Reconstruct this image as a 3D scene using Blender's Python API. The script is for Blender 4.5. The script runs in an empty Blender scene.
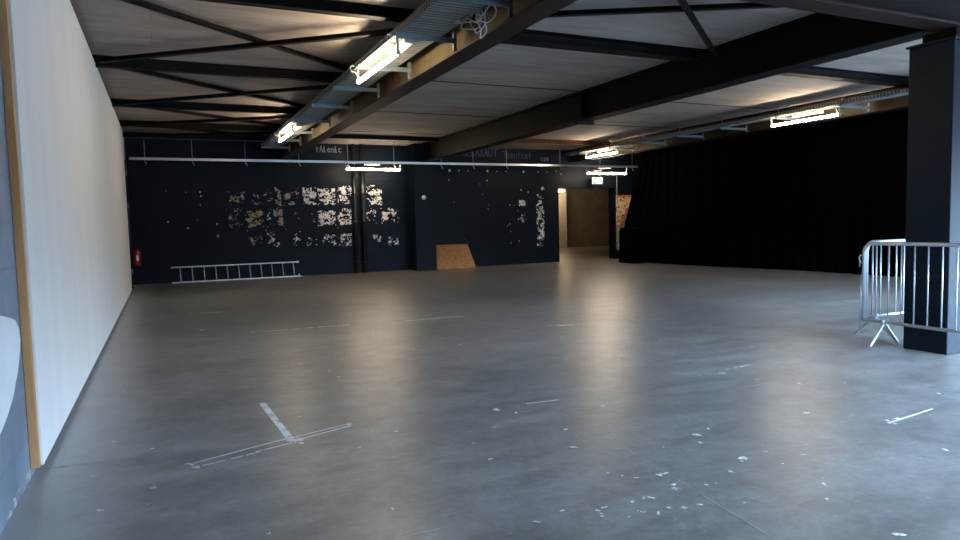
import bpy, bmesh, math, random
from mathutils import Vector, Matrix, noise
random.seed(7)
C = bpy.context.scene.collection
sc = bpy.context.scene

# ------------------------------------------------------------------ camera
F = 676.18; EYE = 1.3
def cam_axes(yaw=0.436550366, pit=-0.0710556799, rol=-0.0235817888):
    f = Vector((math.sin(yaw)*math.cos(pit), math.cos(yaw)*math.cos(pit), math.sin(pit)))
    r = Vector((math.cos(yaw), -math.sin(yaw), 0)); u = r.cross(f)
    return r*math.cos(rol)+u*math.sin(rol), u*math.cos(rol)-r*math.sin(rol), f
AR, AU, AF = cam_axes()
EYEP = Vector((0, 0, EYE))
cam = bpy.data.objects.new('camera', bpy.data.cameras.new('camera')); C.objects.link(cam)
m = Matrix((AR, AU, -AF)).transposed().to_4x4(); m.translation = EYEP
cam.matrix_world = m
cam.data.sensor_width = 36; cam.data.lens = F/960*36; cam.data.clip_start = .05; cam.data.clip_end = 200
sc.camera = cam
def at(px, py, axis, val):
    """point of the room (measured on the plane axis=val) seen at a photo position"""
    d = AR*((px-480)/F) - AU*((py-270)/F) + AF
    t = (val-EYEP[axis])/d[axis]
    return EYEP + d*t

# ------------------------------------------------------------------ materials
def new_mat(name):
    m = bpy.data.materials.new(name); m.use_nodes = True
    nt = m.node_tree; nt.nodes.clear()
    out = nt.nodes.new('ShaderNodeOutputMaterial'); b = nt.nodes.new('ShaderNodeBsdfPrincipled')
    nt.links.new(b.outputs[0], out.inputs[0])
    return m, nt, b
def ramp(nt, fac, stops):
    r = nt.nodes.new('ShaderNodeValToRGB'); e = r.color_ramp.elements
    while len(e) < len(stops): e.new(.5)
    for k, (p, c) in enumerate(stops):
        e[k].position = p; e[k].color = (*c, 1) if len(c) == 3 else c
    nt.links.new(fac, r.inputs[0]); return r.outputs[0]
def noise_n(nt, co, scale, detail=4, rough=.55, dist=0):
    n = nt.nodes.new('ShaderNodeTexNoise'); n.inputs['Scale'].default_value = scale
    n.inputs['Detail'].default_value = detail; n.inputs['Roughness'].default_value = rough
    n.inputs['Distortion'].default_value = dist
    if co: nt.links.new(co, n.inputs['Vector'])
    return n.outputs['Fac']
def coord(nt, scale=(1,1,1), rot=(0,0,0)):
    t = nt.nodes.new('ShaderNodeTexCoord'); mp = nt.nodes.new('ShaderNodeMapping')
    mp.inputs['Scale'].default_value = scale; mp.inputs['Rotation'].default_value = rot
    nt.links.new(t.outputs['Object'], mp.inputs[0]); return mp.outputs[0]
def mixc(nt, fac, a, b, mode='MIX'):
    n = nt.nodes.new('ShaderNodeMix'); n.data_type = 'RGBA'; n.blend_type = mode
    for s, v in ((0, fac), (6, a), (7, b)):
        if isinstance(v, (int, float)): n.inputs[s].default_value = v
        elif isinstance(v, tuple): n.inputs[s].default_value = (*v, 1)
        else: nt.links.new(v, n.inputs[s])
    return n.outputs[2]
def bump(nt, b, h, strength=.3, dist=.01):
    n = nt.nodes.new('ShaderNodeBump'); n.inputs['Strength'].default_value = strength
    n.inputs['Distance'].default_value = dist
    nt.links.new(h, n.inputs['Height']); nt.links.new(n.outputs[0], b.inputs['Normal'])
def simple(name, col, rough=.6, metal=0, var=.25, scale=8, spec=.5, col2=None):
    m, nt, b = new_mat(name)
    co = coord(nt)
    c2 = col2 or tuple(c*(1-var) for c in col)
    nt.links.new(ramp(nt, noise_n(nt, co, scale), [(.35, c2), (.65, col)]), b.inputs['Base Color'])
    b.inputs['Roughness'].default_value = rough; b.inputs['Metallic'].default_value = metal
    b.inputs['Specular IOR Level'].default_value = spec
    return m
def emit(name, col, s, base=(.8, .8, .8)):
    m, nt, b = new_mat(name)
    b.inputs['Base Color'].default_value = (*base, 1)
    b.inputs['Emission Color'].default_value = (*col, 1); b.inputs['Emission Strength'].default_value = s
    n = noise_n(nt, coord(nt), 3); b.inputs['Roughness'].default_value = .4
    return m

def dust(nt, v):
    m = nt.nodes.new('ShaderNodeMapRange'); m.inputs['From Min'].default_value = .12; m.inputs['From Max'].default_value = -.35
    m.inputs['To Min'].default_value = 0; m.inputs['To Max'].default_value = .9; nt.links.new(v, m.inputs['Value']); return m.outputs[0]
def floor_mat():
    m, nt, b = new_mat('sealed_concrete')
    co = coord(nt); big = noise_n(nt, co, .35, 5, .6, .6)
    st = noise_n(nt, coord(nt, (.7, 3.2, 1), (0, 0, .45)), 1.3, 6, .6, .4)
    fine = noise_n(nt, co, 22, 5, .6)
    c = ramp(nt, big, [(.36, (.15, .147, .145)), (.62, (.225, .222, .22))])
    c = mixc(nt, .38, c, ramp(nt, st, [(.38, (.34, .335, .325)), (.62, (.64, .64, .64))]), 'OVERLAY')
    c = mixc(nt, .5, c, ramp(nt, noise_n(nt, coord(nt, (1, 1.3, 1), (0, 0, .3)), 3.6, 9, .75, .3), [(.40, (.36, .345, .325)), (.60, (.63, .635, .64))]), 'OVERLAY')
    c = mixc(nt, .3, c, ramp(nt, fine, [(.35, (.35, .35, .35)), (.65, (.65, .65, .65))]), 'OVERLAY')
    # fine pale scuffs
    sc_ = ramp(nt, noise_n(nt, coord(nt, (1, 4, 1), (0, 0, -.5)), 5, 8, .75, 1.5), [(.60, (0, 0, 0)), (.72, (1, 1, 1))])
    c = mixc(nt, sc_, c, (.32, .32, .32))
    for rot, th_ in ((.9, .655), (-1.1, .66), (.1, .665)):     # long fine scratches
        k_ = ramp(nt, noise_n(nt, coord(nt, (.35, 9, 1), (0, 0, rot)), 2.4, 7, .72, .5), [(th_, (0, 0, 0)), (th_+.03, (.7, .7, .7))])
        c = mixc(nt, k_, c, (.36, .36, .36))
    # dust gathered along the foot of the left wall
    t_ = nt.nodes.new('ShaderNodeTexCoord'); s_ = nt.nodes.new('ShaderNodeSeparateXYZ'); nt.links.new(t_.outputs['Object'], s_.inputs[0])
    a_ = nt.nodes.new('ShaderNodeMath'); a_.operation = 'MULTIPLY_ADD'; nt.links.new(noise_n(nt, co, 2.2, 6, .7), a_.inputs[0]); a_.inputs[1].default_value = .55; nt.links.new(s_.outputs[0], a_.inputs[2])
    c = mixc(nt, ramp(nt, a_.outputs[0], [(0, (0, 0, 0)), (1, (0, 0, 0))]) if False else dust(nt, a_.outputs[0]), c, (.36, .36, .37))
    nt.links.new(c, b.inputs['Base Color'])
    r = ramp(nt, st, [(.25, (.30, .30, .30)), (.75, (.39, .39, .39))])
    nt.links.new(r, b.inputs['Roughness'])
    b.inputs['Specular IOR Level'].default_value = .5
    bump(nt, b, noise_n(nt, co, 6, 8, .65), .22, .01)
    return m
def block_mat(name, c1, c2, mortar, rough=.5, plane='xz', bs=.5, w=.45, h=.225, spec=.4):
    m, nt, b = new_mat(name)
    t = nt.nodes.new('ShaderNodeTexCoord'); s = nt.nodes.new('ShaderNodeSeparateXYZ'); cb = nt.nodes.new('ShaderNodeCombineXYZ')
    nt.links.new(t.outputs['Object'], s.inputs[0])
    nt.links.new(s.outputs[0 if plane[0] == 'x' else 1], cb.inputs[0]); nt.links.new(s.outputs[2], cb.inputs[1])
    br = nt.nodes.new('ShaderNodeTexBrick'); nt.links.new(cb.outputs[0], br.inputs['Vector'])
    br.inputs['Scale'].default_value = 1; br.inputs['Brick Width'].default_value = w; br.inputs['Row Height'].default_value = h
    br.inputs['Mortar Size'].default_value = .012; br.inputs['Mortar Smooth'].default_value = .4
    br.inputs['Color1'].default_value = (*c1, 1); br.inputs['Color2'].default_value = (*c2, 1); br.inputs['Mortar'].default_value = (*mortar, 1)
    n = noise_n(nt, coord(nt), 1.2, 6, .65)
    c = mixc(nt, .7, br.outputs['Color'], ramp(nt, n, [(.3, (.3, .3, .3)), (.7, (.68, .68, .68))]), 'OVERLAY')
    nt.links.new(c, b.inputs['Base Color']); b.inputs['Roughness'].default_value = rough; b.inputs['Specular IOR Level'].default_value = spec
    mx = nt.nodes.new('ShaderNodeMath'); mx.operation = 'MULTIPLY_ADD'
    nt.links.new(br.outputs['Fac'], mx.inputs[0]); mx.inputs[1].default_value = -1
    nt.links.new(noise_n(nt, coord(nt), 14, 5, .6), mx.inputs[2])
    bump(nt, b, mx.outputs[0], bs, .012)
    return m
def ceiling_mat():
    m, nt, b = new_mat('ceiling_boards')
    br = nt.nodes.new('ShaderNodeTexBrick'); nt.links.new(coord(nt), br.inputs['Vector'])
    br.inputs['Scale'].default_value = 1; br.inputs['Brick Width'].default_value = 3.7; br.inputs['Row Height'].default_value = .49
    br.inputs['Mortar Size'].default_value = .008; br.inputs['Mortar Smooth'].default_value = .6; br.offset = .3
    br.inputs['Color1'].default_value = (.32, .275, .245, 1); br.inputs['Color2'].default_value = (.27, .235, .21, 1); br.inputs['Mortar'].default_value = (.22, .2, .19, 1)
    n = noise_n(nt, coord(nt, (.5, 2.5, 1)), 1.6, 6, .65, .5)
    c = mixc(nt, .8, br.outputs['Color'], ramp(nt, n, [(.25, (.3, .28, .27)), (.7, (.6, .59, .58))]), 'OVERLAY')
    nt.links.new(c, b.inputs['Base Color']); b.inputs['Roughness'].default_value = .85
    bump(nt, b, noise_n(nt, coord(nt), 30, 4), .2, .01)
    return m
def panel_mat():
    m, nt, b = new_mat('white_painted_board')
    st = noise_n(nt, coord(nt, (1, 1.6, .15)), 1.6, 5, .6)
    c = ramp(nt, st, [(.3, (.69, .685, .675)), (.7, (.75, .75, .745))])
    nt.links.new(c, b.inputs['Base Color']); b.inputs['Roughness'].default_value = .6
    return m
def steel_mat(name, col, rust, rough=.55, lo=.55):
    m, nt, b = new_mat(name); co = coord(nt)
    c = ramp(nt, noise_n(nt, co, 2.3, 6, .7), [(lo, col), (lo+.12, rust)])
    nt.links.new(c, b.inputs['Base Color']); b.inputs['Roughness'].default_value = rough; b.inputs['Specular IOR Level'].default_value = .12
    return m
def galv_mat(name='galvanised_steel', col=(.42, .45, .48), rough=.42, metal=.85):
    m, nt, b = new_mat(name); co = coord(nt)
    v = nt.nodes.new('ShaderNodeTexVoronoi'); v.inputs['Scale'].default_value = 40; nt.links.new(co, v.inputs['Vector'])
    c = mixc(nt, .15, col, v.outputs['Color'], 'OVERLAY')
    nt.links.new(c, b.inputs['Base Color']); b.inputs['Roughness'].default_value = rough; b.inputs['Metallic'].default_value = metal
    return m
def tray_mat():
    m, nt, b = new_mat('perforated_tray_steel')
    w = nt.nodes.new('ShaderNodeTexWave'); w.bands_direction = 'Y'; w.inputs['Scale'].default_value = 5.2
    nt.links.new(coord(nt), w.inputs['Vector'])
    c = ramp(nt, w.outputs['Fac'], [(.25, (.09, .095, .09)), (.5, (.25, .255, .245))])
    nt.links.new(c, b.inputs['Base Color']); b.inputs['Roughness'].default_value = .45; b.inputs['Metallic'].default_value = .35
    bump(nt, b, w.outputs['Fac'], .4, .01)
    return m
def curtain_mat():
    m, nt, b = new_mat('black_stage_cloth')
    c = ramp(nt, noise_n(nt, coord(nt, (1, 1, .2)), 3), [(.3, (.0003, .0003, .00035)), (.7, (.0006, .0006, .0007))])
    nt.links.new(c, b.inputs['Base Color']); b.inputs['Roughness'].default_value = .85; b.inputs['Specular IOR Level'].default_value = .012
    return m
def wood_mat(name, a, c_, scale=(1, 1, .15)):
    m, nt, b = new_mat(name)
    n = noise_n(nt, coord(nt, scale), 9, 6, .65, .8)
    nt.links.new(ramp(nt, n, [(.3, a), (.7, c_)]), b.inputs['Base Color']); b.inputs['Roughness'].default_value = .6
    return m
def flake_mat(name, a, b_):
    m, nt, b = new_mat(name)
    nt.links.new(ramp(nt, noise_n(nt, coord(nt), 9, 5, .7), [(.35, a), (.65, b_)]), b.inputs['Base Color'])
    b.inputs['Roughness'].default_value = .8
    return m

M = dict(
 floor=floor_mat(), ceil=ceiling_mat(),
 navy=block_mat('navy_painted_blockwork', (.0019, .0054, .0110), (.0024, .0064, .0126), (.0015, .0042, .009), .5, bs=.3, spec=.14),
 navy_smooth=simple('navy_gloss_paint', (.0085, .017, .030), .4, var=.3, scale=2),
 column=simple('dark_blue_column_paint', (.0025, .0115, .0225), .45, var=.35, scale=2.5, spec=.16),
 leftwall=block_mat('blue_painted_blockwork', (.17, .21, .27), (.175, .215, .275), (.155, .19, .245), .6, 'yz', .12),
 sidewall=block_mat('dark_side_blockwork', (.006, .008, .011), (.008, .010, .013), (.005, .006, .008), .7, 'yz', spec=.1),
 concrete=block_mat('grey_concrete_blockwork', (.24, .22, .19), (.27, .245, .21), (.21, .19, .165), .85, bs=.2),
 plaster=simple('pale_plaster', (.72, .68, .6), .8, var=.12, scale=3),
 panel=panel_mat(),
 batten=wood_mat('raw_pine_batten', (.42, .19, .07), (.58, .31, .13)),
 ply=wood_mat('orange_plywood', (.30, .12, .035), (.62, .31, .11), (1, .4, 2.2)),
 steel=steel_mat('dark_brown_steel_paint', (.0040, .0033, .0028), (.008, .005, .004)),
 steel1=steel_mat('ochre_brown_steel_paint', (.078, .060, .030), (.05, .03, .015), .6, .5),
 steel3=steel_mat('brown_steel_paint', (.045, .033, .018), (.03, .018, .01), .6, .5),
 purlin=steel_mat('dark_green_black_steel_paint', (.0055, .0048, .004), (.04, .016, .009), .6, .64),
 rust=steel_mat('rust_primer_steel', (.13, .045, .018), (.05, .02, .012), .6),
 galv=galv_mat(), tray=tray_mat(), bright=galv_mat('bright_zinc', (.62, .65, .68), .35, .8),
 bracket=galv_mat('bluish_bracket_steel', (.17, .21, .235), .5, .4),
 barrier=galv_mat('barrier_zinc', (.60, .66, .72), .38, .65),
 alu=galv_mat('ladder_aluminium', (.55, .55, .55), .4, .7),
 white=simple('white_lamp_enamel', (.8, .8, .78), .4, var=.05),
 greywhite=simple('greyed_lamp_housing', (.30, .30, .29), .5, var=.1),  # white enamel set greyer so the close tube does not burn it out
 tube=emit('warm_fluorescent_tube', (1, .81, .56), 122),
 tube2=emit('corridor_tube', (1, .74, .42), 130),
 cloth=curtain_mat(),
 red=simple('red_enamel', (.42, .012, .014), .3, var=.2),
 black=simple('black_rubber', (.012, .012, .013), .5),
 pipe=simple('black_painted_pipe', (.008, .010, .014), .35),
 flake=flake_mat('flaked_white', (.55, .53, .52), (.88, .87, .87)),
 flake_b=flake_mat('flaked_beige', (.20, .16, .12), (.55, .46, .36)),
 flake_y=flake_mat('flaked_yellow', (.35, .27, .12), (.62, .52, .30)),
 paint=flake_mat('worn_white_floor_paint', (.50, .50, .50), (.80, .80, .80)),
 paint_faint=flake_mat('faint_grey_floor_paint', (.26, .26, .26), (.42, .42, .42)),
 purple=simple('faded_purple_spray', (.085, .06, .12), .7),
 spray=simple('faded_white_spray', (.22, .24, .26), .7),
 wallwhite=simple('white_wall_paint', (.74, .76, .78), .6, var=.1, scale=4),
 sign=emit('exit_sign_face', (.25, 1, .62), .55, (.02, .16, .09)),
 green=emit('exit_sign_green', (.02, .55, .25), .9),
 orange=simple('orange_spray', (.62, .16, .03), .7, var=.4, scale=9),
 cream=simple('cream_spray', (.72, .56, .36), .7, var=.3, scale=12),
 teal=simple('grey_green_spray', (.25, .29, .26), .7, var=.4, scale=12),
 ink=simple('black_spray', (.02, .018, .018), .6),
 wire=simple('pale_grey_cable', (.42, .42, .42), .5),
)

# ------------------------------------------------------------------ mesh helpers
class MB:
    def __init__(s): s.bm = bmesh.new(); s.mi = 0
    def _f(s, vs):
        try: f = s.bm.faces.new(vs); f.material_index = s.mi; return f
        except ValueError: return None
    def box(s, x0, x1, y0, y1, z0, z1, M4=None, bev=0):
        b = bmesh.new()
        vs = [b.verts.new((x, y, z)) for z in (z0, z1) for y in (y0, y1) for x in (x0, x1)]
        for q in ((0, 2, 3, 1), (4, 5, 7, 6), (0, 1, 5, 4), (2, 6, 7, 3), (0, 4, 6, 2), (1, 3, 7, 5)):
            b.faces.new([vs[i] for i in q])
        if bev: bmesh.ops.bevel(b, geom=list(b.edges), offset=bev, segments=2, affect='EDGES', profile=.5)
        s.add(b, M4); return s
    def add(s, b, M4=None):
        mp = {}
        for v in b.verts: mp[v] = s.bm.verts.new(M4 @ v.co if M4 else v.co)
        for f in b.faces:
            nf = s._f([mp[v] for v in f.verts])
        b.free()
    def tube(s, pts, r, n=10, closed=False):
        pts = [Vector(p) for p in pts]; N = len(pts); rings = []
        rs = r if isinstance(r, (list, tuple)) else [r]*N
        def tan(i):
            if closed: return (pts[(i+1) % N]-pts[i-1]).normalized()
            a = pts[max(i-1, 0)]; b = pts[min(i+1, N-1)]; return (b-a).normalized()
        t0 = tan(0); up = Vector((0, 0, 1)) if abs(t0.z) < .9 else Vector((1, 0, 0))
        nrm = (up - t0*up.dot(t0)).normalized()
        for i in range(N):
            t = tan(i); nrm = (nrm - t*nrm.dot(t)).normalized(); bn = t.cross(nrm)
            rings.append([s.bm.verts.new(pts[i]+(nrm*math.cos(a)+bn*math.sin(a))*rs[i]) for a in [2*math.pi*k/n for k in range(n)]])
        for i in range(N if closed else N-1):
            A = rings[i]; B = rings[(i+1) % N]
            for k in range(n):
                f = s._f([A[k], A[(k+1) % n], B[(k+1) % n], B[k]])
                if f: f.smooth = True
        if not closed: s._f(rings[0][::-1]); s._f(rings[-1])
        return s
    def quad(s, *ps): s._f([s.bm.verts.new(p) for p in ps]); return s
    def lathe(s, prof, c, n=20, axis='z'):
        rings = []
        for (r, z) in prof:
            rings.append([s.bm.verts.new(Vector(c)+(Vector((r*math.cos(a), r*math.sin(a), z)) if axis == 'z' else Vector((r*math.cos(a), z, r*math.sin(a))))) for a in [2*math.pi*k/n for k in range(n)]])
        for A, B in zip(rings, rings[1:]):
            for k in range(n):
                f = s._f([A[k], A[(k+1) % n], B[(k+1) % n], B[k]])
                if f: f.smooth = True
        s._f(rings[0][::-1]); s._f(rings[-1]); return s
    def build(s, name, mats, parent=None, norm=True):
        if not isinstance(mats, (list, tuple)): mats = [mats]
        if norm: bmesh.ops.recalc_face_normals(s.bm, faces=s.bm.faces)
        me = bpy.data.meshes.new(name); s.bm.to_mesh(me); s.bm.free()
        for x in mats: me.materials.append(x)
        o = bpy.data.objects.new(name, me); C.objects.link(o)
        if parent: o.parent = parent; o.matrix_parent_inverse = Matrix.Translation(-parent.location) if parent.rotation_euler.z == 0 else parent.matrix_basis.inverted()
        return o
def tag(o, label, cat, group=None, kind=None):
    o['label'] = label; o['category'] = cat
    if group: o['group'] = group
    if kind: o['kind'] = kind
    return o
def thing(name, loc, label, cat, group=None, rz=0):
    o = bpy.data.objects.new(name, None); C.objects.link(o); o.location = loc; o.rotation_euler.z = rz
    o.empty_display_size = .1
    return tag(o, label, cat, group)
def local(mb, name, mats, root):     # part whose mesh is written in the thing's own coordinates
    o = mb.build(name, mats); o.parent = root; return o
def struct(mb, name, mats):
    o = mb.build(name, mats); o['kind'] = 'structure'; return o

# ------------------------------------------------------------------ dimensions
XL, XR, YB, ZC = -.70, 14.3, 18.0, 3.45
YF = -1.6
DX0, DX1, DZ = 11.14, 13.25, 2.29      # doorway
WT = .33                               # wall thickness

# ------------------------------------------------------------------ floor with paint marks
def cells(mb, x0, x1, y0, y1, step, fn, put):
    """irregular flakes: squares of a fine grid kept where fn(x,y) says so"""
    nx = max(1, int((x1-x0)/step)); ny = max(1, int((y1-y0)/step))
    for j in range(ny):
        i = 0
        while i < nx:
            if fn(x0+(i+.5)*step, y0+(j+.5)*step):
                k = i
                while k < nx and fn(x0+(k+.5)*step, y0+(j+.5)*step): k += 1
                put(mb, x0+i*step, x0+k*step, y0+j*step, y0+(j+1)*step); i = k
            else: i += 1
LZ = [.0015]
def fput(mb, a, b, c, d):
    mb.quad((a, c, LZ[0]), (b, c, LZ[0]), (b, d, LZ[0]), (a, d, LZ[0]))
def nz(x, y, s, o=0): return noise.fractal(Vector((x*s+o, y*s-o, o*.37)), .6, 2.1, 4)
fb = MB(); fb.box(XL-.3, 24, YF-.3, 28, -.12, 0)
og = MB(); og.box(-6, 30, -12, YF-.31, -.14, -.02); og.box(24.01, 34, YF-.31, 28, -.14, -.02); o_ = og.build('floor_outside', simple('dark_asphalt', (.05, .05, .052), .9)); o_['kind'] = 'structure'
def floor_line(p, q, w, cover=.8, step=.012, seed=0, mi=1):
    LZ[0] += .00004; a = at(*p, 2, 0).xy; b = at(*q, 2, 0).xy; d = b-a; L = d.length; d /= L; n = Vector((-d.y, d.x))
    fb.mi = mi; i = 0; N = int(L/step); M_ = max(1, int(w/step))
    for jj in range(M_):
        off = (jj-(M_-1)/2)*(w/M_)
        i = 0
        def ok(i):
            pt = a+d*((i+.5)*step)+n*off
            return nz(pt.x, pt.y, 9, seed) + .35*nz(pt.x, pt.y, 40, seed) < (cover-.5)*1.5
        while i < N:
            if ok(i):
                k = i
                while k < N and ok(k): k += 1
                h = w/M_/2*1.02
                P = [a+d*(i*step)+n*(off-h), a+d*(k*step)+n*(off-h), a+d*(k*step)+n*(off+h), a+d*(i*step)+n*(off+h)]
                fb.quad(*[(v.x, v.y, LZ[0]) for v in P]); i = k
            else: i += 1
def floor_blob(px, py, r, asp=1.0, seed=0, mi=1, cover=.15, step=None):
    LZ[0] += .00001; c = at(px, py, 2, 0); step = step or max(.004, r/7)
    ca, sa = math.cos(seed*1.7), math.sin(seed*1.7)
    def fn(x, y):
        u = (x-c.x)*ca+(y-c.y)*sa; v = -(x-c.x)*sa+(y-c.y)*ca
        e = (u/r)**2+(v/(r*asp))**2
        return e + 1.6*nz(x/r*.05, y/r*.05, 22, seed) < .55+cover
    fb.mi = mi; cells(fb, c.x-r, c.x+r, c.y-r, c.y+r, step, fn, fput)
# the T mark and its double base line
floor_line((262, 403), (292, 441), .045, .93, .008, 1)
floor_line((188, 465), (292, 437), .015, .8, .008, 2); floor_line((252, 448), (352, 423), .013, .95, .008, 3)
floor_line((194, 468), (260, 452), .013, .6, .008, 4); floor_line((256, 452), (296, 442), .016, .78, .008, 5); floor_line((294, 441), (352, 425.5), .018, .95, .008, 6)
floor_blob(190, 464.5, .03, .5, 3); floor_blob(196, 467.5, .025, .6, 5); floor_blob(349, 424.5, .03, .6, 2); floor_blob(295, 440, .05, .6, 9)
# long worn lines further back
floor_line((190, 313.5), (224, 312), .08, .7, .02, 7); floor_line((135, 352), (215, 345), .03, .45, .02, 18, 2)
floor_line((250, 332.5), (300, 329), .055, .75, .02, 8); floor_line((305, 328), (350, 325), .055, .75, .02, 9)
floor_line((352, 325), (408, 321), .035, .5, .02, 10, 2); floor_line((405, 321), (465, 316), .055, .75, .02, 11); floor_line((470, 315), (560, 307), .035, .5, .02, 12, 2)
floor_line((550, 309), (640, 312), .05, .55, .02, 13, 2); floor_line((548, 326), (574, 325), .08, .6, .02, 14)
floor_line((526, 404), (559, 400), .016, .85, .008, 15); floor_line((700, 376), (726, 373), .03, .6, .01, 16); floor_line((726, 370), (749, 365), .02, .65, .01, 17)
floor_line((888, 423.5), (933, 409), .016, .8, .008, 19); floor_line((886, 421), (900, 418.5), .03, .7, .008, 20)
floor_line((606, 436), (800, 555), .005, .85, .006, 21, 2)
floor_line((690, 308), (790, 331), .02, .5, .02, 22, 2); floor_line((735, 300), (840, 318), .02, .5, .02, 23, 2); floor_line((640, 366), (760, 352), .02, .4, .02, 24, 2)
floor_line((40, 470), (150, 455), .02, .35, .01, 25, 2)
for k, (px, py, r, asp) in enumerate([(497, 410, .035, .6), (516, 413, .02, .5), (603, 406, .02, .5), (622, 298, .05, .5), (697, 435, .03, .6), (743, 459, .04, .5), (574, 447.5, .02, .6),
    (700, 443, .02, .6), (806, 413, .03, .4), (800, 384, .035, .3), (752, 347, .03, .5), (660, 475, .022, .7), (666, 473.5, .02, .6), (676, 489, .022, .7), (674, 485, .015, .6),
    (650, 497.5, .024, .45), (644, 498, .018, .5), (641, 512, .03, .35), (658, 513.5, .016, .6), (669, 508, .014, .6), (684, 508, .016, .7), (636, 478, .018, .5), (599, 512, .03, .35), (604, 508, .02, .35),
    (602, 516.5, .010, .8), (622, 476, .010, .8), (706, 485, .012, .7), (562, 511, .01, .8), (632, 502, .01, .8), (629, 517, .01, .8), (898, 535, .03, .4), (825, 485, .02, .4), (804, 455, .02, .4),
    (945, 450, .02, .5), (716, 483.5, .006, 1), (790, 349, .03, .3), (845, 383, .02, .4), (870, 372, .02, .4), (300, 364, .03, .5), (404, 305, .05, .5), (430, 306, .04, .5), (330, 371, .03, .5), (460, 345, .05, .4), (443, 339, .05, .3), (202, 330, .06, .5), (148, 300, .05, .3)]):
    floor_blob(px, py, r, asp, k+1)
rnd = random.Random(3)
for k in range(80):      # scattered small specks
    px = rnd.uniform(60, 950); py = rnd.uniform(285, 535)
    g = at(px, py, 2, 0)
    if g.x > -.5 and g.y < 17 and not (g.x > 12 and g.y > 9): floor_blob(px, py, rnd.uniform(.005, .012)*(1+g.y*.12), rnd.uniform(.4, 1), k+60, rnd.choice((1, 1, 2)), .3)
floor = fb.build('floor', [M['floor'], M['paint'], M['paint_faint']]); floor['kind'] = 'structure'

# ------------------------------------------------------------------ ceiling
cb = MB(); cb.box(XL-.3, XR+.3, YF, YB, ZC, ZC+.15)
cb.mi = 1
for yy in (9.72, 12.64, 15.5):
    for xa, xb in ((3.0, 6.44), (6.74, 11.5)): cb.box(xa, xb, yy+(.0 if xa < 4 else .35)-.018, yy+(.0 if xa < 4 else .35)+.018, ZC-.006, ZC-.0005)
struct(cb, 'ceiling', [M['ceil'], M['purlin']])

# ------------------------------------------------------------------ walls
wl = MB(); wl.box(XL-.3, XL, YF, YB, 0, ZC)
# white painted shape on the near blue wall
wl.mi = 1
pts = [(3.0, .36), (3.3, .37), (3.55, .405), (3.74, .45), (3.90, .51), (4.04, .60), (4.13, .68), (4.17, .75), (4.15, .81), (4.07, .86), (3.93, .89), (3.75, .92), (3.4, .96), (3.0, .98)]
wl._f([wl.bm.verts.new((XL+.002, y, z)) for y, z in pts])
# broken plaster line along the foot of the wall
wl.mi = 2
def wput(mb, a, b, c, d): mb.quad((XL+.002, a, c), (XL+.002, b, c), (XL+.002, b, d), (XL+.002, a, d))
cells(wl, 3.3, 4.3, .005, .06, .006, lambda y, z: nz(y, z, 9, 4)+.5*nz(y, z, 40, 4) > .12+(z*6), wput)
struct(wl, 'wall_left', [M['leftwall'], M['wallwhite'], M['paint_faint']])

wb = MB()
wb.box(XL-.3, DX0, YB, YB+WT, 0, ZC); wb.box(DX1, 24, YB, YB+WT, 0, ZC); wb.box(DX0, DX1, YB, YB+WT, DZ, ZC)
PY = YB-.003
def bput(mb, a, b, c, d): mb.quad((a, PY, c), (b, PY, c), (b, PY, d), (a, PY, d))
def patch(x0, y0, x1, y1, dens, mi, seed, step=.016):
    a = at(x0, y1, 1, YB); b = at(x1, y0, 1, YB)
    X0, X1, Z0, Z1 = a.x, b.x, a.z, b.z
    cx, cz, hx, hz = (X0+X1)/2, (Z0+Z1)/2, (X1-X0)/2, (Z1-Z0)/2
    def fn(x, z):
        e = max(abs(x-cx)/hx, abs(z-cz)/hz)
        return nz(x, z*1.25, 8, seed)*.9 + .5*nz(x, z, 26, seed) + max(0, e-.65)*1.0 < (dens-.62)*1.8
    wb.mi = mi; cells(wb, X0, X1, Z0, Z1, step, fn, bput)
PAT = [(227, 191, 246, 205, .52, 2), (250, 187, 262, 205, .30, 1), (262, 188, 274, 206, .36, 2), (275, 187, 281, 206, .62, 2), (283, 187, 299, 206, .42, 2), (303, 187, 316, 205, .70, 1), (318, 188, 335, 205, .68, 1),
 (227, 207, 243, 228, .42, 2), (246, 210, 263, 228, .60, 3), (266, 208, 274, 227, .38, 1), (274, 207, 283, 226, .58, 2), (284, 208, 300, 222, .26, 2), (306, 211, 317, 226, .26, 1), (318, 210, 336, 226, .66, 1),
 (249, 236, 262, 246, .50, 2), (267, 231, 275, 246, .40, 1), (276, 242, 280, 248, .6, 1), (293, 229, 301, 247, .36, 1), (305, 236, 318, 247, .36, 1), (322, 234, 336, 246, .50, 1),
 (338, 185, 352, 204, .58, 1), (338, 208, 352, 226, .62, 1), (339, 233, 352, 246, .56, 1), (336, 226, 347, 233, .30, 1), (367, 185, 382, 206, .60, 1), (365, 206, 376, 224, .36, 1), (381, 207, 399, 224, .48, 1),
 (371, 234, 381, 242, .62, 1), (388, 236, 399, 246, .46, 1), (220, 208, 300, 250, .10, 1),
 (537, 194, 544, 246, .58, 1), (541, 186, 545, 190, .55, 1), (519, 200, 526, 206, .72, 1), (516, 214, 527, 223, .45, 1), (505, 185, 535, 245, .10, 1), (160, 180, 225, 240, .02, 1), (450, 180, 505, 250, .02, 1)]
for k, p in enumerate(PAT): patch(*p[:4], p[4], p[5], 11.3*k+2)
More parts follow.
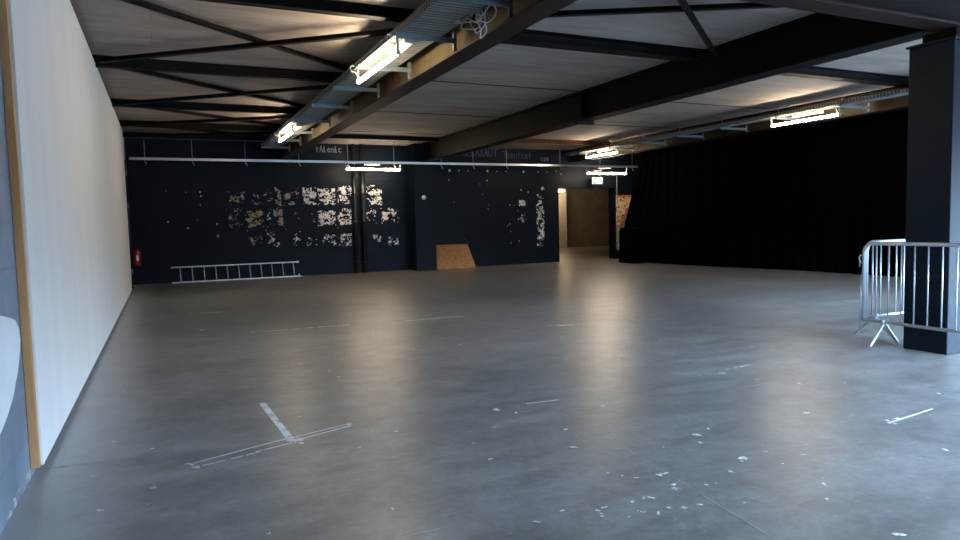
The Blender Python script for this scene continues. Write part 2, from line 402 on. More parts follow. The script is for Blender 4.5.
# pale plug marks in a row and odd specks
def wdot(px, py, r, mi=1):
    c = at(px, py, 1, YB); wb.mi = mi
    wb._f([wb.bm.verts.new((c.x+r*math.cos(a), PY, c.z+r*math.sin(a)*1.1)) for a in [2*math.pi*k/8 for k in range(8)]])
for px, py, r in [(449.5, 170.4, .035), (487.5, 171, .035), (523.5, 171.8, .035), (459, 170.5, .018), (468, 170.8, .018), (497, 171.3, .014), (506, 171.5, .014), (538, 172, .018), (547, 172.4, .014),
    (449, 180, .018), (487, 180.5, .018), (200, 192, .02), (201, 196, .02), (217, 224, .02), (218, 236, .025), (188, 228, .02), (168, 222, .018), (561, 174, .014), (556, 171, .014), (521, 190, .02), (528, 192, .02), (510, 205, .015), (510, 224, .015), (519, 241, .018), (511, 243, .015), (427, 225, .01)]:
    wdot(px, py, r)
# sprayed scribbles above the wall tray
def stroke(mb, pts, w, mi, y=PY):
    mb.mi = mi
    for a, b in zip(pts, pts[1:]):
        a = Vector(a); b = Vector(b); d = (b-a); 
        if d.length < 1e-5: continue
        d.normalize(); n = Vector((-d.y, d.x))*w/2; a2 = a-d*w*.3; b2 = b+d*w*.3
        mb.quad(*[(p.x, y, p.y) for p in (a2-n, b2-n, b2+n, a2+n)])
def scr(px, py): p = at(px, py, 1, YB); return (p.x, p.z)
LET = {'U': [[(0, 1), (0, .2), (.3, 0), (.6, .2), (.6, 1)]], 'E': [[(.6, 1), (0, 1), (0, 0), (.6, 0)], [(0, .5), (.5, .5)]], 'B': [[(0, 0), (0, 1), (.5, .85), (.1, .5), (.6, .2), (0, 0)]],
 'A': [[(0, 0), (.3, 1), (.6, 0)], [(.1, .4), (.5, .4)]], 'T': [[(0, 1), (.9, 1)], [(.45, 1), (.45, 0)]], 'X': [[(0, 0), (.6, 1)], [(0, 1), (.6, 0)]], 'o': [[(.1, .1), (0, .4), (.25, .7), (.5, .4), (.3, 0), (.1, .1)]],
 'e': [[(0, .35), (.5, .4), (.3, .7), (0, .4), (.15, .05), (.5, .1)]], 'n': [[(0, 0), (0, .6), (.4, .6), (.5, 0)]], 'c': [[(.5, .6), (.1, .6), (0, .2), (.5, .05)]], 'i': [[(.1, 0), (.1, .7)]], 't': [[(.2, 0), (.2, .9)], [(0, .6), (.5, .6)]],
 'l': [[(0, 0), (.1, 1), (.2, .1), (.35, 0)]], 'y': [[(0, .7), (.25, .3)], [(.5, .8), (.1, -.2)]]}
def write(txt, x, z, h, w, mi):
    for ch in txt:
        for s_ in LET.get(ch, []): stroke(wb, [(x+a*h*.8, z+b*h) for a, b in s_], w, mi)
        x += h*(.62 if ch != ' ' else .5)
a = scr(463, 156); write('UEBAXAUT', a[0], a[1], .22, .035, 4)
a = scr(503, 157.5); write('Toentcet', a[0], a[1]-.02, .2, .03, 4)
a = scr(316, 152); write('tAlenlc', a[0], a[1], .16, .022, 5)
a = scr(541, 160.5); write('coe', a[0], a[1]-.02, .16, .022, 5)
# sprayed picture to the right of the doorway
def gput(mb, a, b, c, d): mb.quad((a, PY, c), (b, PY, c), (b, PY, d), (a, PY, d))
GX0, GX1, GZ0, GZ1 = DX1+.05, 14.1, 1.0, 2.06
def gcol(x, z):
    v = nz(x, z, 3.1, 31)+.5*nz(x, z, 9, 2)
    e = abs(nz(x, z, 1.6, 7)) < .035 or abs(nz(x, z, 2.1, 51)) < .025
    if e: return 9
    if ((x-13.78)/.13)**2+((z-1.50)/.16)**2 < 1: return 6
    if z > 1.97 or x > 13.97: return 6
    return 7 if v < -.02 else (6 if v < .42 else 8)
for mi_ in (6, 7, 8, 9):
    wb.mi = mi_; cells(wb, GX0, GX1, GZ0, GZ1, .02, lambda x, z: gcol(x, z) == mi_, gput)
wb.mi = 8; cells(wb, GX0, GX0+.4, .28, 1.0, .02, lambda x, z: nz(x, z, 6, 3) < .12 and x < GX0+.22+.1*nz(x, z, 4, 5), gput)
wb.mi = 7; cells(wb, GX0, GX0+.4, .30, 1.0, .02, lambda x, z: nz(x, z, 6, 3) > .2 and x < GX0+.22, gput)
struct(wb, 'wall_back', [M['navy'], M['flake'], M['flake_b'], M['flake_y'], M['purple'], M['spray'], M['orange'], M['cream'], M['teal'], M['ink']])

pil = MB(); pil.box(6.24, 6.83, 17.45, YB, 0, ZC)
struct(pil, 'trim_1', M['navy'])
wr = MB(); wr.box(XR, XR+.3, 5.2, YB, 0, ZC); wr.box(XR, XR+.3, YF, 5.2, 2.6, ZC); wr.box(XR, XR+.3, -1.6, -1.3, 0, 2.85); struct(wr, 'wall_right', M['sidewall'])
wf = MB(); wf.box(XL-.3, XR+.3, YF-.3, YF, 2.85, ZC+.15); wf.box(XL-.3, XL+.0, YF-.3, YF, 0, 2.85); wf.box(XR-.3, XR+.3, YF-.3, YF, 0, 2.85)
wf.box(XL, 4.6, YF-.3, YF, 0, 2.85); struct(wf, 'wall_front', M['sidewall'])
# corridor behind the doorway
Y2 = 27.2
c1 = MB(); c1.box(16.95, 24, Y2, Y2+.3, 0, 3.2); struct(c1, 'wall_corridor_back', M['concrete'])
c1 = MB(); c1.box(9, 16.95, Y2-.5, Y2+.3, 0, 3.2); struct(c1, 'wall_corridor_pier', M['plaster'])
c1 = MB(); c1.box(9, 9.3, YB+WT, Y2-.5, 0, 3.2); struct(c1, 'wall_corridor_left', M['concrete'])
c1 = MB(); c1.box(22, 22.3, YB+WT, Y2, 0, 3.2); struct(c1, 'wall_corridor_right', M['concrete'])
c1 = MB(); c1.box(9, 24, YB, Y2+.3, ZC, ZC+.15); c1.box(9, 24, YB+WT, Y2+.3, 3.2, ZC); struct(c1, 'ceiling_corridor', M['ceil'])

# ------------------------------------------------------------------ white panel on the left wall
t = thing('wall_panel', (XL+.025, 10, 0), 'long white painted board lining the left wall from floor to ceiling beams', 'wall panel')
b = MB(); b.box(XL+.012, XL+.055, 4.235, 15.9, .05, 3.36, bev=.003); b.build('board', M['panel'], t)
b = MB(); b.box(XL+.002, XL+.042, 4.19, 4.233, .05, 3.36, bev=.002); o = b.build('edge_batten', M['batten'], t); o['label'] = 'raw pine batten at the near edge'

# ------------------------------------------------------------------ steel: I-beams
def ibeam_mb(length, w, h, tf=.022, tw=.014):
    b = MB(); b.box(-w/2, w/2, 0, length, 0, tf); b.box(-w/2, w/2, 0, length, h-tf, h); b.box(-tw/2, tw/2, 0, length, tf, h-tf)
    return b
def main_beam(x, y0, y1, z0, w, h, mat, label, stiff, name='steel_beam', fl=None):
    t = thing(name, (x, y0, z0), label, 'beam', 'long steel roof beams')
    L = y1-y0; b = MB(); b.box(-.007, .007, 0, L, .022, h-.022); local(b, 'web', mat, t)
    b = MB(); b.box(-w/2, w/2, 0, L, 0, .022, bev=.003); local(b, 'bottom_flange', fl or M['steel'], t)
    b = MB(); b.box(-w/2, w/2, 0, L, h-.022, h, bev=.003); local(b, 'top_flange', M['steel'], t)
    for s_ in stiff:
        b = MB()
        for sx in (-1, 1): b.box(min(sx*.007, sx*.06), max(sx*.007, sx*.06), s_-y0-.006, s_-y0+.006, .022, h-.022)
        local(b, 'stiffener', mat, t)
    return t
steelflange = steel_mat('reddish_brown_steel_paint', (.024, .014, .012), (.034, .019, .014))
B1 = main_beam(2.855, 3.93, 17.98, 2.98, .25, .47, M['steel1'], 'deep ochre and brown I-beam running beside the left cable tray toward the back wall', (), fl=steelflange)
B2 = main_beam(6.585, 3.93, 17.98, 2.96, .27, .49, M['steel'], 'deep black I-beam down the middle of the room, ending over the wall pilaster', (9.78,))
B3 = main_beam(11.64, 1.0, 17.98, 3.07, .26, .38, M['steel3'], 'I-beam nearest the black curtain, carrying the right cable tray', (), fl=M['steel'])
# splice plate under beam 2
b = MB(); b.box(-.16, .16, 0, .12, -.05, -.001); o = local(b, 'splice_plate', M['steel'], B2); o.location = (0, 9.72-3.93, 0)
# girder over the column
t = thing('steel_girder', (2.9, 3.81, 2.93), 'thick dark steel girder crossing at the top right onto the column', 'girder')
b = MB(); b.box(-3.55, 3.95, -.11, .11, 0, .025, bev=.003); local(b, 'bottom_flange', steelflange, t)
b = MB(); b.box(-3.55, 3.95, -.008, .008, .025, .50); local(b, 'web', M['steel'], t)
b = MB(); b.box(-3.55, 3.95, -.11, .11, .50, .519); local(b, 'top_flange', M['steel'], t)

# joists across the bays
def joist(x0, x1, y, label, mat, h=.12, w=.11, z=ZC):
    t = tag(MB().build('ceiling_joist', mat) if False else ibeam_x(x0, x1, y, z-h, w, h, mat), label, 'joist', 'steel joists across the ceiling')
    return t
def ibeam_x(x0, x1, y, z0, w, h, mat):
    b = MB(); L = x1-x0
    b.box(-L/2, L/2, -w/2, w/2, 0, .01); b.box(-L/2, L/2, -w/2, w/2, h-.012, h-.001); b.box(-L/2, L/2, -.005, .005, .01, h-.012)
    o = b.build('ceiling_joist', mat); o.location = ((x0+x1)/2, y, z0); return o
JL = [(6.64, 'nearest dark joist left of the cable tray, cut by the top of the photo', .11), (9.68, 'dark joist left of the cable tray with a rust patch, second from the camera', .13), (12.72, 'dark joist left of the cable tray, third from the camera', .12), (15.1, 'dark joist left of the cable tray, fourth from the camera', .12), (16.9, 'dark joist left of the cable tray, last before the back wall', .1)]
for y, l, h in JL: joist(XL+.01, 2.72, y, l, M['purlin'], h)
joist(3.0, 6.44, 6.9, 'wide dark joist between the two deep beams, nearest the camera', M['purlin'], .13, .2)
joist(3.0, 6.44, 16.1, 'dark joist between the two deep beams close to the back wall', M['purlin'], .1)
joist(6.73, 11.5, 7.1, 'dark joist right of the black beam, near the column', M['purlin'], .13, .18)
joist(6.73, 11.5, 15.75, 'rust orange joist right of the black beam, near the doorway', M['rust'], .1)

def brace(p, q, z, label, mat=None, r=.035):
    a = Vector((p[0], p[1], 0)); b_ = Vector((q[0], q[1], 0)); mid = (a+b_)/2; L = (b_-a).length; ang = math.atan2(b_.y-a.y, b_.x-a.x)
    b = MB(); b.box(-L/2, L/2, -r, r, -.004, .004); b.box(-L/2, L/2, r-.008, r, .004, .06)     # angle iron
    o = b.build('ceiling_brace', mat or M['purlin']); o.location = (mid.x, mid.y, z); o.rotation_euler.z = ang
    tag(o, label, 'brace', 'diagonal steel braces under the ceiling'); return o
bays = [(6.75, 9.48, 'nearest complete'), (9.85, 12.6, 'second'), (12.85, 15.0, 'third'), (15.2, 16.8, 'last')]
for y0, y1, nme in bays:
    brace((XL+.12, y0), (2.66, y1-.05), 3.388, f'thin brace in {nme} bay left of cable tray, far end at the right')
    brace((XL+.12, y1-.05), (2.66, y0), 3.322, f'thin brace in {nme} bay left of cable tray, near end at the right')
brace((3.02, 6.38), (6.42, 4.52), 3.36, 'long thin brace between the deep beams, crossing the photo top')
brace((4.3, 4.87), (6.42, 6.56), 3.29, 'short looking steep brace meeting the black beam near the top of the photo')
brace((3.02, 4.4), (2.99+.5, 4.0), 3.36, 'x', r=.03) if False else None

# ------------------------------------------------------------------ column
t = thing('column', (6.60, 3.92, 0), 'thick dark blue column at the right edge behind the steel barrier', 'column')
b = MB(); b.box(6.35, 6.78, 3.69, 4.09, 0, 2.80, bev=.008); b.build('shaft', M['column'], t)
b = MB(); b.box(6.33, 6.80, 3.67, 4.11, 2.801, 2.822, bev=.004); b.build('cap_plate', steelflange, t)
b = MB(); b.box(6.48, 6.70, 3.75, 4.05, 2.823, 2.926); b.build('bearing_block', M['steel'], t)

# ------------------------------------------------------------------ cable trays
def tray_deck(x0, x1, y0, y1, z, lip=.05):
    b = MB(); b.box(x0, x1, y0, y1, z, z+.004)
    b.box(x0, x0+.004, y0, y1, z, z+lip); b.box(x1-.004, x1, y0, y1, z, z+lip)
    for xx in (x0-.008, x1-.004): b.box(xx, xx+.012, y0, y1, z+lip-.002, z+lip+.006)
    y = y0+.03
    while y < y1: b.box(x0+.03, x1-.03, y, y+.014, z-.005, z); y += .034     # ridges
    return b
def bracket(b, x0, x1, y, z, zb):
    b.box(x0, x1, y-.022, y+.022, z-.035, z-.008); b.box(x0, x1, y-.022, y-.018, z-.060, z-.035)
    b.box(x1-.02, x1+.012, y-.018, y+.018, zb, z+.06); b.box(x1-.02, x1+.07, y-.02, y+.02, zb, zb+.02)
TZ = 3.14
t = thing('cable_tray', (2.36, 10.5, TZ), 'wide galvanised cable tray hung along the left deep beam', 'cable tray')
tray_deck(2.15, 2.60, 3.95, 16.3, TZ).build('tray_deck', M['tray'], t)
for y in (5.15, 6.35, 7.72, 9.0, 10.42, 11.95, 13.45, 14.75, 16.1):
    b = MB(); bracket(b, 2.12, 2.745, y, TZ, 3.005); b.build('bracket', M['bracket'], t)
T3X0, T3X1, T3Z = 10.75, 11.02, 3.185
t = thing('cable_tray', (10.9, 10, T3Z), 'narrow galvanised cable tray along the right hand beam before the black curtain', 'cable tray')
tray_deck(T3X0, T3X1, 5.0, 17.0, T3Z, .05).build('tray_deck', M['tray'], t)
for y in (6.7, 8.1, 9.45, 10.9, 12.2, 13.5, 14.8, 16.2):
    b = MB(); bracket(b, T3X0-.02, 11.50, y, T3Z, 3.095); b.build('bracket', M['bracket'], t)
    b = MB(); b.tube([(T3X0+.1, y+.05, T3Z+.01), (T3X0+.1, y+.05, ZC-.002)], .007, 6); b.build('hanger_rod', M['galv'], t)
# wall rail: shiny perforated channel across the back
WY, WZ = 17.2, 2.905
t = thing('cable_rail', (6.8, WY, WZ), 'long thin shiny metal channel hung across the whole back wall', 'cable rail')
b = MB(); b.box(-.6, 13.9, WY-.03, WY-.026, WZ-.028, WZ+.028); b.box(-.6, 13.9, WY-.03, WY+.03, WZ+.024, WZ+.028); b.box(-.6, 13.9, WY+.026, WY+.03, WZ-.028, WZ+.028)
b.build('channel', M['bright'], t)
for px in (145, 192.5, 245.5, 299, 348, 394, 441, 473, 506.5, 560, 600, 632):
    x = at(px, 163, 1, WY).x
    b = MB(); b.tube([(x, WY, WZ+.03), (x, WY, ZC-.002)], .009, 6); b.build('hanger_rod', M['galv'], t)
    b = MB(); b.tube([(x, WY, WZ-.03), (x, WY-.01, WZ-.07), (x+.03, WY-.02, WZ-.11), (x+.035, WY-.01, WZ-.13)], .011, 6); b.build('clip', M['galv'], t)

# ------------------------------------------------------------------ fluorescent lamps
def lamp(loc, L, along, label, side=1, hooks=True, mat='tube', ball=(-.35, .15), rail=False, off=.145, bh=.055):
    """tube hangs below a thin rail; local: y = length"""
    t = thing('fluorescent_lamp', loc, label, 'lamp', 'bare warm fluorescent lamps', rz=0 if along == 'y' else -math.pi/2)
    h = L/2
    b = MB(); b.tube([(0, -h+.03, 0), (0, h-.03, 0)], .023, 14); local(b, 'tube', M[mat], t)
    if rail:
        b = MB(); b.box(side*.05-.03, side*.05+.03, -h+.02, h-.02, off, off+.02, bev=.003); local(b, 'mounting_rail', M['white'], t)
    b = MB(); b.box(side*.11-.05, side*.11+.05, ball[0]*L/1.5, ball[1]*L/1.5, off-bh, off-.001, bev=.006); local(b, 'ballast_box', M['greywhite'], t)
    for s_ in (-1, 1):
        b = MB(); b.box(-.02, .02, s_*(h-.015)-.02, s_*(h-.015)+.02, -.022, .022, bev=.004); b.box(-.012, .012, s_*(h-.015)-.008, s_*(h-.015)+.008, .02, off); local(b, 'socket', M['greywhite'], t)
        if hooks:
            b = MB(); pts = [(0, s_*h*.93, .02), (-.015*side, s_*h*.93, .06), (-.04*side, s_*h*.93, .10), (-.085*side, s_*h*.93, .11), (-.105*side, s_*h*.93, .145), (-.085*side, s_*h*.93, .18), (-.05*side, s_*h*.93, .175)]
            b.tube(pts, .006, 6); local(b, 'hook', M['greywhite'], t)
    return t
lamp((2.19, 7.235, 2.985), 1.52, 'y', 'lit tube under the wide cable tray, nearest the camera', 1, ball=(-.78, -.25))
lamp((2.19, 13.2, 2.985), 1.52, 'y', 'lit tube under the far end of the wide cable tray', 1, ball=(-.78, -.25))
lamp((10.84, 8.92, 3.03), 1.50, 'y', 'lit tube before the black curtain, left of the blue column', 1, ball=(-.3, .3), off=.144, bh=.045)
lamp((10.88, 15.35, 3.03), 1.50, 'y', 'lit tube above the doorway under the right cable tray, the upper of the two there', 1, ball=(-.3, .3), off=.144, bh=.045)
lamp((5.04, WY, 2.725), 1.50, 'x', 'lit tube hung from the channel on the back wall above the twin pipes', -1, ball=(-.2, .2), off=.148, bh=.03)
lamp((12.38, WY, 2.685), 1.50, 'x', 'lit tube hung just above the green exit sign', -1, ball=(-.2, .2), off=.185, bh=.03)
p = at(562.5, 191, 1, 25.6)
lamp((p.x, 26.0, p.z), 1.2, 'y', 'bright lamp glimpsed at the top left of the doorway', -1, mat='tube2', hooks=False)

# cable coil on the tray
t = thing('cable_coil', (2.62, 5.45, 3.1), 'tangled pale cable loops hanging off the wide cable tray at the top', 'cable')
b = MB()
for k, (dy, rr, zz, w) in enumerate([(0, .12, -.12, .09), (.07, .10, -.08, .11), (-.12, .13, -.02, .12), (.16, .14, .0, .10), (.22, .08, .02, .12)]):
    pts = []
    for i in range(17):
        a_ = math.pi+math.pi*i/16
        pts.append((.02*k*math.sin(i*.4)-.01*k, dy+w*math.cos(a_)+.03*math.sin(i*.9+k), .05+(rr+(-zz))*math.sin(a_)))
    b.tube(pts, .006, 6)
b.tube([(0, -.2, .05), (-.03, -.05, -.03), (0, .08, -.05), (.02, .2, .0), (0, .3, .05)], .006, 6)
local(b, 'loops', M['wire'], t)

# ------------------------------------------------------------------ things on the back wall
for x, l, r in ((4.79-.09, 'left one of two black vertical pipes on the back wall', .045), (4.93, 'right one of two black vertical pipes on the back wall', .06)):
    t = thing('drain_pipe', (x, YB-.08, 0), l, 'pipe', 'twin black pipes')
    b = MB(); b.tube([(0, 0, .0), (0, 0, ZC-.002)], r, 14); local(b, 'pipe', M['pipe'], t)
    for z in (.25, 1.35, 2.1):
        b = MB(); b.tube([(0, 0, z), (0, 0, z+.07)], r+.012, 14); b.box(-.02, .02, r, .08, z+.01, z+.06); local(b, 'collar', M['pipe'], t)
t = thing('corner_conduit', (XL+.03, 16.9, 0), 'thin dark conduit in the far left corner with pale clips', 'conduit')
b = MB(); b.tube([(0, 0, 0), (0, 0, 2.85)], .02, 8); local(b, 'pipe', M['pipe'], t)
for z in (.32, 1.78, 2.5):
    b = MB(); b.tube([(0, 0, z), (0, 0, z+.12)], .026, 8); local(b, 'clip', M['bracket'], t)

# fire extinguisher
ex = thing('fire_extinguisher', (-.585, YB-.11, .45), 'small red fire extinguisher hung in the far left corner', 'fire extinguisher')
b = MB(); b.lathe([(.02, 0), (.075, .006), (.082, .03), (.082, .33), (.07, .375), (.03, .405), (.024, .42)], (0, 0, 0), 20); local(b, 'cylinder', M['red'], ex)
b = MB(); b.tube([(0, 0, .42), (0, 0, .455)], .022, 10); b.box(-.012, .012, -.09, .03, .455, .468, bev=.002); b.box(-.012, .012, -.08, .03, .475, .487, bev=.002); local(b, 'valve', M['black'], ex)
b = MB(); b.tube([(.02, 0, .44), (.07, -.02, .45), (.1, -.03, .38), (.1, -.03, .2), (.095, -.03, .08)], .011, 8); local(b, 'hose', M['black'], ex)
b = MB(); 
for k in range(4):
    a0 = -math.pi/2-.1+k*.155; a1 = a0+.155; R_ = .0835
    b.quad((R_*math.cos(a0), R_*math.sin(a0), .12), (R_*math.cos(a1), R_*math.sin(a1), .12), (R_*math.cos(a1), R_*math.sin(a1), .25), (R_*math.cos(a0), R_*math.sin(a0), .25))
local(b, 'label_band', M['wallwhite'], ex)
b = MB(); b.box(-.04, .04, .083, .109, .1, .13); local(b, 'wall_hook', M['black'], ex)

# ladder on its side
ld = thing('ladder', (1.66, 17.80, 0), 'aluminium ladder lying on its side against the foot of the back wall', 'ladder')
lean = .10
def lp(x, s): return Vector((x-1.66, s*lean/.38, s))
b = MB(); b.box(-1.52, 1.46, -.02, .02, .0, .03, bev=.004); local(b, 'rail', M['alu'], ld)
b = MB(); b.box(-1.53, 1.44, lean-.02, lean+.02, .36, .39, bev=.004); local(b, 'rail', M['alu'], ld)
for k in range(11):
    x = -1.32+k*.268
    b = MB(); b.tube([(x, 0, .028), (x-.01, lean, .365)], .013, 8); local(b, 'rung', M['alu'], ld)
b = MB(); b.box(1.44, 1.50, lean-.028, lean+.028, .35, .40, bev=.008); local(b, 'foot', M['alu'], ld)
b = MB(); b.box(1.47, 1.55, -.03, .03, .0, .02); b.box(1.46, 1.49, -.03, .03, 0, .075, bev=.004); local(b, 'foot', M['alu'], ld)

# plywood board leaning beside the pilaster
bd = thing('plywood_board', (7.45, 17.62, 0), 'orange plywood sheet leaning on the back wall beside the pilaster', 'board')
b = MB()
Pb = [(-.58, -.10, .0), (.60, -.10, 0), (.53, .33, .66), (-.56, .33, .66)]
th = Vector((0, .017, -.011))
vs = [b.bm.verts.new(Vector(p)) for p in Pb] + [b.bm.verts.new(Vector(p)-th+Vector((0, 0, .0))) for p in Pb]
for q in ((0, 1, 2, 3), (7, 6, 5, 4), (0, 4, 5, 1), (1, 5, 6, 2), (2, 6, 7, 3), (3, 7, 4, 0)): b._f([vs[i] for i in q])
local(b, 'sheet', M['ply'], bd); bd.location.z = .0

# round sensor on the pilaster
p = at(424, 197.5, 1, 17.44)
t = thing('wall_sensor', (p.x, 17.45, p.z), 'small round white sensor on the wall pilaster', 'sensor')
b = MB(); b.lathe([(.045, -.001), (.045, -.02), (.03, -.035), (.012, -.042)], (0, 0, 0), 16, 'y'); local(b, 'dome', M['white'], t)
b = MB(); b.lathe([(.06, -.000), (.06, -.008)], (0, 0, 0), 16, 'y'); local(b, 'base', M['white'], t)

# exit sign
t = thing('exit_sign', (12.41, 17.75, 2.50), 'glowing green and white emergency exit sign above the doorway', 'sign')
b = MB(); b.box(-.19, .19, -.03, .03, -.105, .105, bev=.006); local(b, 'housing', M['white'], t)
b = MB(); b.quad((-.18, -.0315, -.097), (.18, -.0315, -.097), (.18, -.0315, .097), (-.18, -.0315, .097)); local(b, 'face', M['sign'], t)
b = MB(); Y_ = -.0325
def rb(x0, x1, z0, z1): b.quad((x0, Y_, z0), (x1, Y_, z0), (x1, Y_, z1), (x0, Y_, z1))
rb(.06, .14, -.08, .08)                                            # door
b._f([b.bm.verts.new((x, Y_, z)) for x, z in ((-.14, 0), (-.09, .05), (-.09, .02), (-.04, .02), (-.04, -.02), (-.09, -.02), (-.09, -.05))])   # arrow
b._f([b.bm.verts.new((.0+.016*math.cos(a), Y_, .06+.016*math.sin(a))) for a in [k*math.pi/5 for k in range(10)]])
for q in (((-.012, .04), (.018, .04), (.008, -.01), (-.018, -.01)), ((-.018, -.01), (.0, -.01), (-.02, -.075), (-.035, -.075)), ((-.005, -.01), (.008, -.01), (.035, -.06), (.022, -.065)), ((.012, .035), (.014, .022), (.042, .01), (.044, .022))):
    b._f([b.bm.verts.new((x, Y_, z)) for x, z in q])
local(b, 'pictogram', M['green'], t)
b = MB(); b.tube([(-.12, 0, .106), (-.12, 0, .30)], .006, 6); b.tube([(.12, 0, .106), (.12, 0, .30)], .006, 6); b.box(-.16, .16, -.01, .249, .30, .315); local(b, 'hanger', M['galv'], t)
# pale cable dropping beside the doorway
t = thing('wall_cable', (13.33, YB-.012, 2.06), 'thin pale cable dropping from the lamp beside the doorway', 'cable')
b = MB(); b.tube([(0, 0, 0), (0, 0, .62)], .011, 6); b.box(-.02, .02, -.012, .011, -.05, 0); local(b, 'cable', M['wire'], t)

# ------------------------------------------------------------------ black curtain
def spline(P, n):
    out = []
    for i in range(len(P)-1):
        p0 = Vector(P[max(i-1, 0)]); p1 = Vector(P[i]); p2 = Vector(P[i+1]); p3 = Vector(P[min(i+2, len(P)-1)])
        for k in range(n):
            t_ = k/n; out.append(.5*((2*p1)+(p2-p0)*t_+(2*p0-5*p1+4*p2-p3)*t_*t_+(3*p1-p0-3*p2+p3)*t_**3))
    out.append(Vector(P[-1])); return out
path = spline([(12.64, 16.75), (12.62, 15.6), (12.72, 13.7), (13.03, 12.2), (13.2, 10.9), (13.2, 9.6), (13.2, 8.0), (13.2, 6.6), (13.2, 5.3)], 90)
zs = [.015, .1, .3, .6, .9, 1.2, 1.6, 2.0, 2.4, 2.8, 3.1, 3.40]
b = MB(); rows = []
acc = 0; prev = path[0]; ph = 0
offs = []
for i, p in enumerate(path):
    acc += (p-prev).length; prev = p
    w1 = noise.noise(Vector((acc*.6, 0, 5)))
    offs.append((acc, .03*math.sin(acc*16+4*w1)+.014*math.sin(acc*41+3*w1)+.05*w1))
for z in zs:
    row = []
    for i, p in enumerate(path):
        t_ = (path[min(i+1, len(path)-1)]-path[max(i-1, 0)]).normalized(); n_ = Vector((-t_.y, t_.x))
        s_, o_ = offs[i]; k_ = .55+.45*(1-z/3.1)
        q = p+n_*(o_*k_+.02*noise.noise(Vector((s_*2, z*1.2, 1))))
        if s_ < 1.8:                        # left edge is pulled back toward the top
            q += t_*((1.8-s_)/1.8)*(.85*max(0, z-.95)/2.1)
        row.append(b.bm.verts.new((q.x, q.y, z)))
    rows.append(row)
for A, B in zip(rows, rows[1:]):
    for k in range(len(A)-1):
        f = b._f([A[k], A[k+1], B[k+1], B[k]]); f.smooth = True
cur = b.build('stage_curtain', M['cloth']); tag(cur, 'long black curtain in folds covering the right side of the hall', 'curtain')
md = cur.modifiers.new('thickness', 'SOLIDIFY'); md.thickness = .004
# black cloth over a low block at the curtain end
b = MB(); prof = []
N = 48; rows = []
for z, g in ((.005, 1.06), (.3, 1.02), (.7, 1.0), (.93, .985), (1.0, .95), (1.03, .85), (1.035, .4), (1.035, .02)):
    row = []
    for k in range(N):
        a_ = 2*math.pi*k/N; ca, sa = math.cos(a_), math.sin(a_)
        e = 5; r_ = (abs(ca)**e+abs(sa)**e)**(-1/e)
        fold = (1+.018*math.sin(k*2.1)+.012*math.sin(k*3.7))*(1 if z < .95 else 1)
        row.append(b.bm.verts.new((.19*r_*ca*g*fold, .42*r_*sa*g*fold, z)))
    rows.append(row)
for A, B in zip(rows, rows[1:]):
    for k in range(N):
        f = b._f([A[k], A[(k+1) % N], B[(k+1) % N], B[k]]); f.smooth = True
b._f(rows[-1])
o = b.build('draped_block', M['cloth']); o.location = (12.345, 15.98, 0); tag(o, 'low block under black cloth beside the doorway at the curtain end', 'draped block')

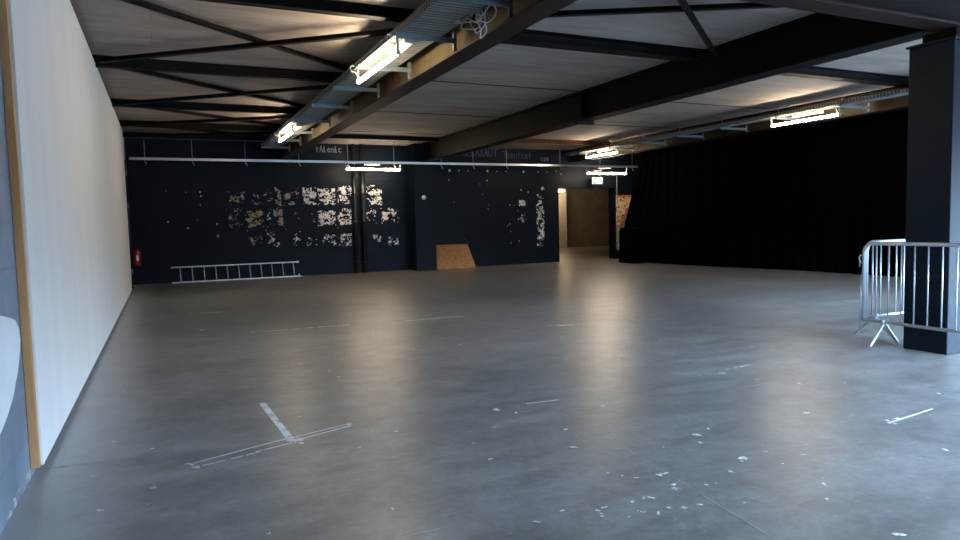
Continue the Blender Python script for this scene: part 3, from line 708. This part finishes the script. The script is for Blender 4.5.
# ------------------------------------------------------------------ crowd barriers
def barrier(loc, rz, L, label, foot_at=(.22,), foot_len=.24, Hh=1.0, zb=.235, first=.13, clips=True):
    t = thing('crowd_barrier', loc, label, 'barrier', 'steel crowd barriers', rz)
    R_ = .10; pts = []
    def arc(cx, cz, a0, a1):
        return [(cx+R_*math.cos(a), 0, cz+R_*math.sin(a)) for a in [a0+(a1-a0)*k/6 for k in range(7)]]
    pts = [(0, 0, zb)]+arc(R_, Hh-R_, math.pi, math.pi/2)+arc(L-R_, Hh-R_, math.pi/2, 0)+[(L, 0, zb)]
    b = MB(); b.tube(pts, .0185, 12); local(b, 'frame', M['barrier'], t)
    b = MB(); b.tube([(-.01, 0, zb), (L+.01, 0, zb)], .0165, 10); local(b, 'bottom_rail', M['barrier'], t)
    n = int(round((L-first*.6)/.125)); x = first
    while x < L-.06:
        b = MB(); b.tube([(x, 0, zb), (x, 0, Hh-.005 if R_ < x < L-R_ else Hh-.02)], .0072, 8); local(b, 'bar', M['barrier'], t); x += .125
    for fx in list(foot_at)+[L-.25]:
        for s_ in (-1, 1):
            b = MB(); b.tube([(fx, -s_*.03, zb+.02), (fx, 0, zb-.01), (fx, s_*foot_len*.94, .03), (fx, s_*foot_len, .013)], .0145, 8); local(b, 'foot', M['barrier'], t)
    if clips:
        b = MB()
        b.tube([(-.018, 0, Hh-.12), (-.04, 0, Hh-.12), (-.055, 0, Hh-.15), (-.045, 0, Hh-.19), (-.018, 0, Hh-.2)], .007, 8)
        b.tube([(-.045, 0, Hh-.17), (-.05, 0, Hh-.24)], .006, 8)
        local(b, 'coupling_hook', M['barrier'], t)
        b = MB(); b.tube([(-.018, 0, zb+.34), (-.045, 0, zb+.34)], .01, 8); b.tube([(-.033, 0, zb+.45), (-.033, 0, zb-.09)], .006, 8); local(b, 'coupling_pin', M['barrier'], t)
    return t
barrier((6.31, 4.47, 0), -math.pi/2-.012, 2.3, 'galvanised crowd barrier standing in front of the blue column', foot_at=(.22,), foot_len=.2)
barrier((6.47, 4.56, 0), 0.0, 2.3, 'galvanised crowd barrier running behind the blue column', foot_at=(.15,), foot_len=.22, first=.10, clips=False)

# ------------------------------------------------------------------ daylight through the open front
w = bpy.data.worlds.new('overcast_sky'); sc.world = w; w.use_nodes = True
nt = w.node_tree; bg = nt.nodes['Background']
tc = nt.nodes.new('ShaderNodeTexCoord'); sp = nt.nodes.new('ShaderNodeSeparateXYZ'); nt.links.new(tc.outputs['Generated'], sp.inputs[0])
cr = nt.nodes.new('ShaderNodeValToRGB'); e = cr.color_ramp.elements
e[0].position = .06; e[0].color = (.02, .025, .03, 1); e[1].position = .24; e[1].color = (.50, .73, 1, 1)
nt.links.new(sp.outputs[2], cr.inputs[0]); nt.links.new(cr.outputs[0], bg.inputs[0])
bg.inputs[1].default_value = 84
al = bpy.data.lights.new('daylight_portal', 'AREA'); al.shape = 'RECTANGLE'; al.size = XR-4.6-.3; al.size_y = 2.8; al.cycles.is_portal = True
ao = bpy.data.objects.new('daylight_portal', al); C.objects.link(ao); ao.location = ((XR+4.6)/2-.15, YF-.15, 1.42); ao.rotation_euler = (math.pi/2, 0, 0)
al = bpy.data.lights.new('side_daylight_portal', 'AREA'); al.shape = 'RECTANGLE'; al.size = 2.8; al.size_y = 6.5; al.cycles.is_portal = True
ao = bpy.data.objects.new('side_daylight_portal', al); C.objects.link(ao); ao.location = (XR+.15, 1.95, 1.42); ao.rotation_euler = (0, math.pi/2, 0)

vs = sc.view_settings; vs.view_transform = 'Standard'; vs.look = 'None'; vs.gamma = 1; vs.use_curve_mapping = False; vs.exposure = 0
sc.cycles.use_denoising = True
sc.cycles.max_bounces = 8; sc.cycles.diffuse_bounces = 5; sc.cycles.sample_clamp_indirect = 6
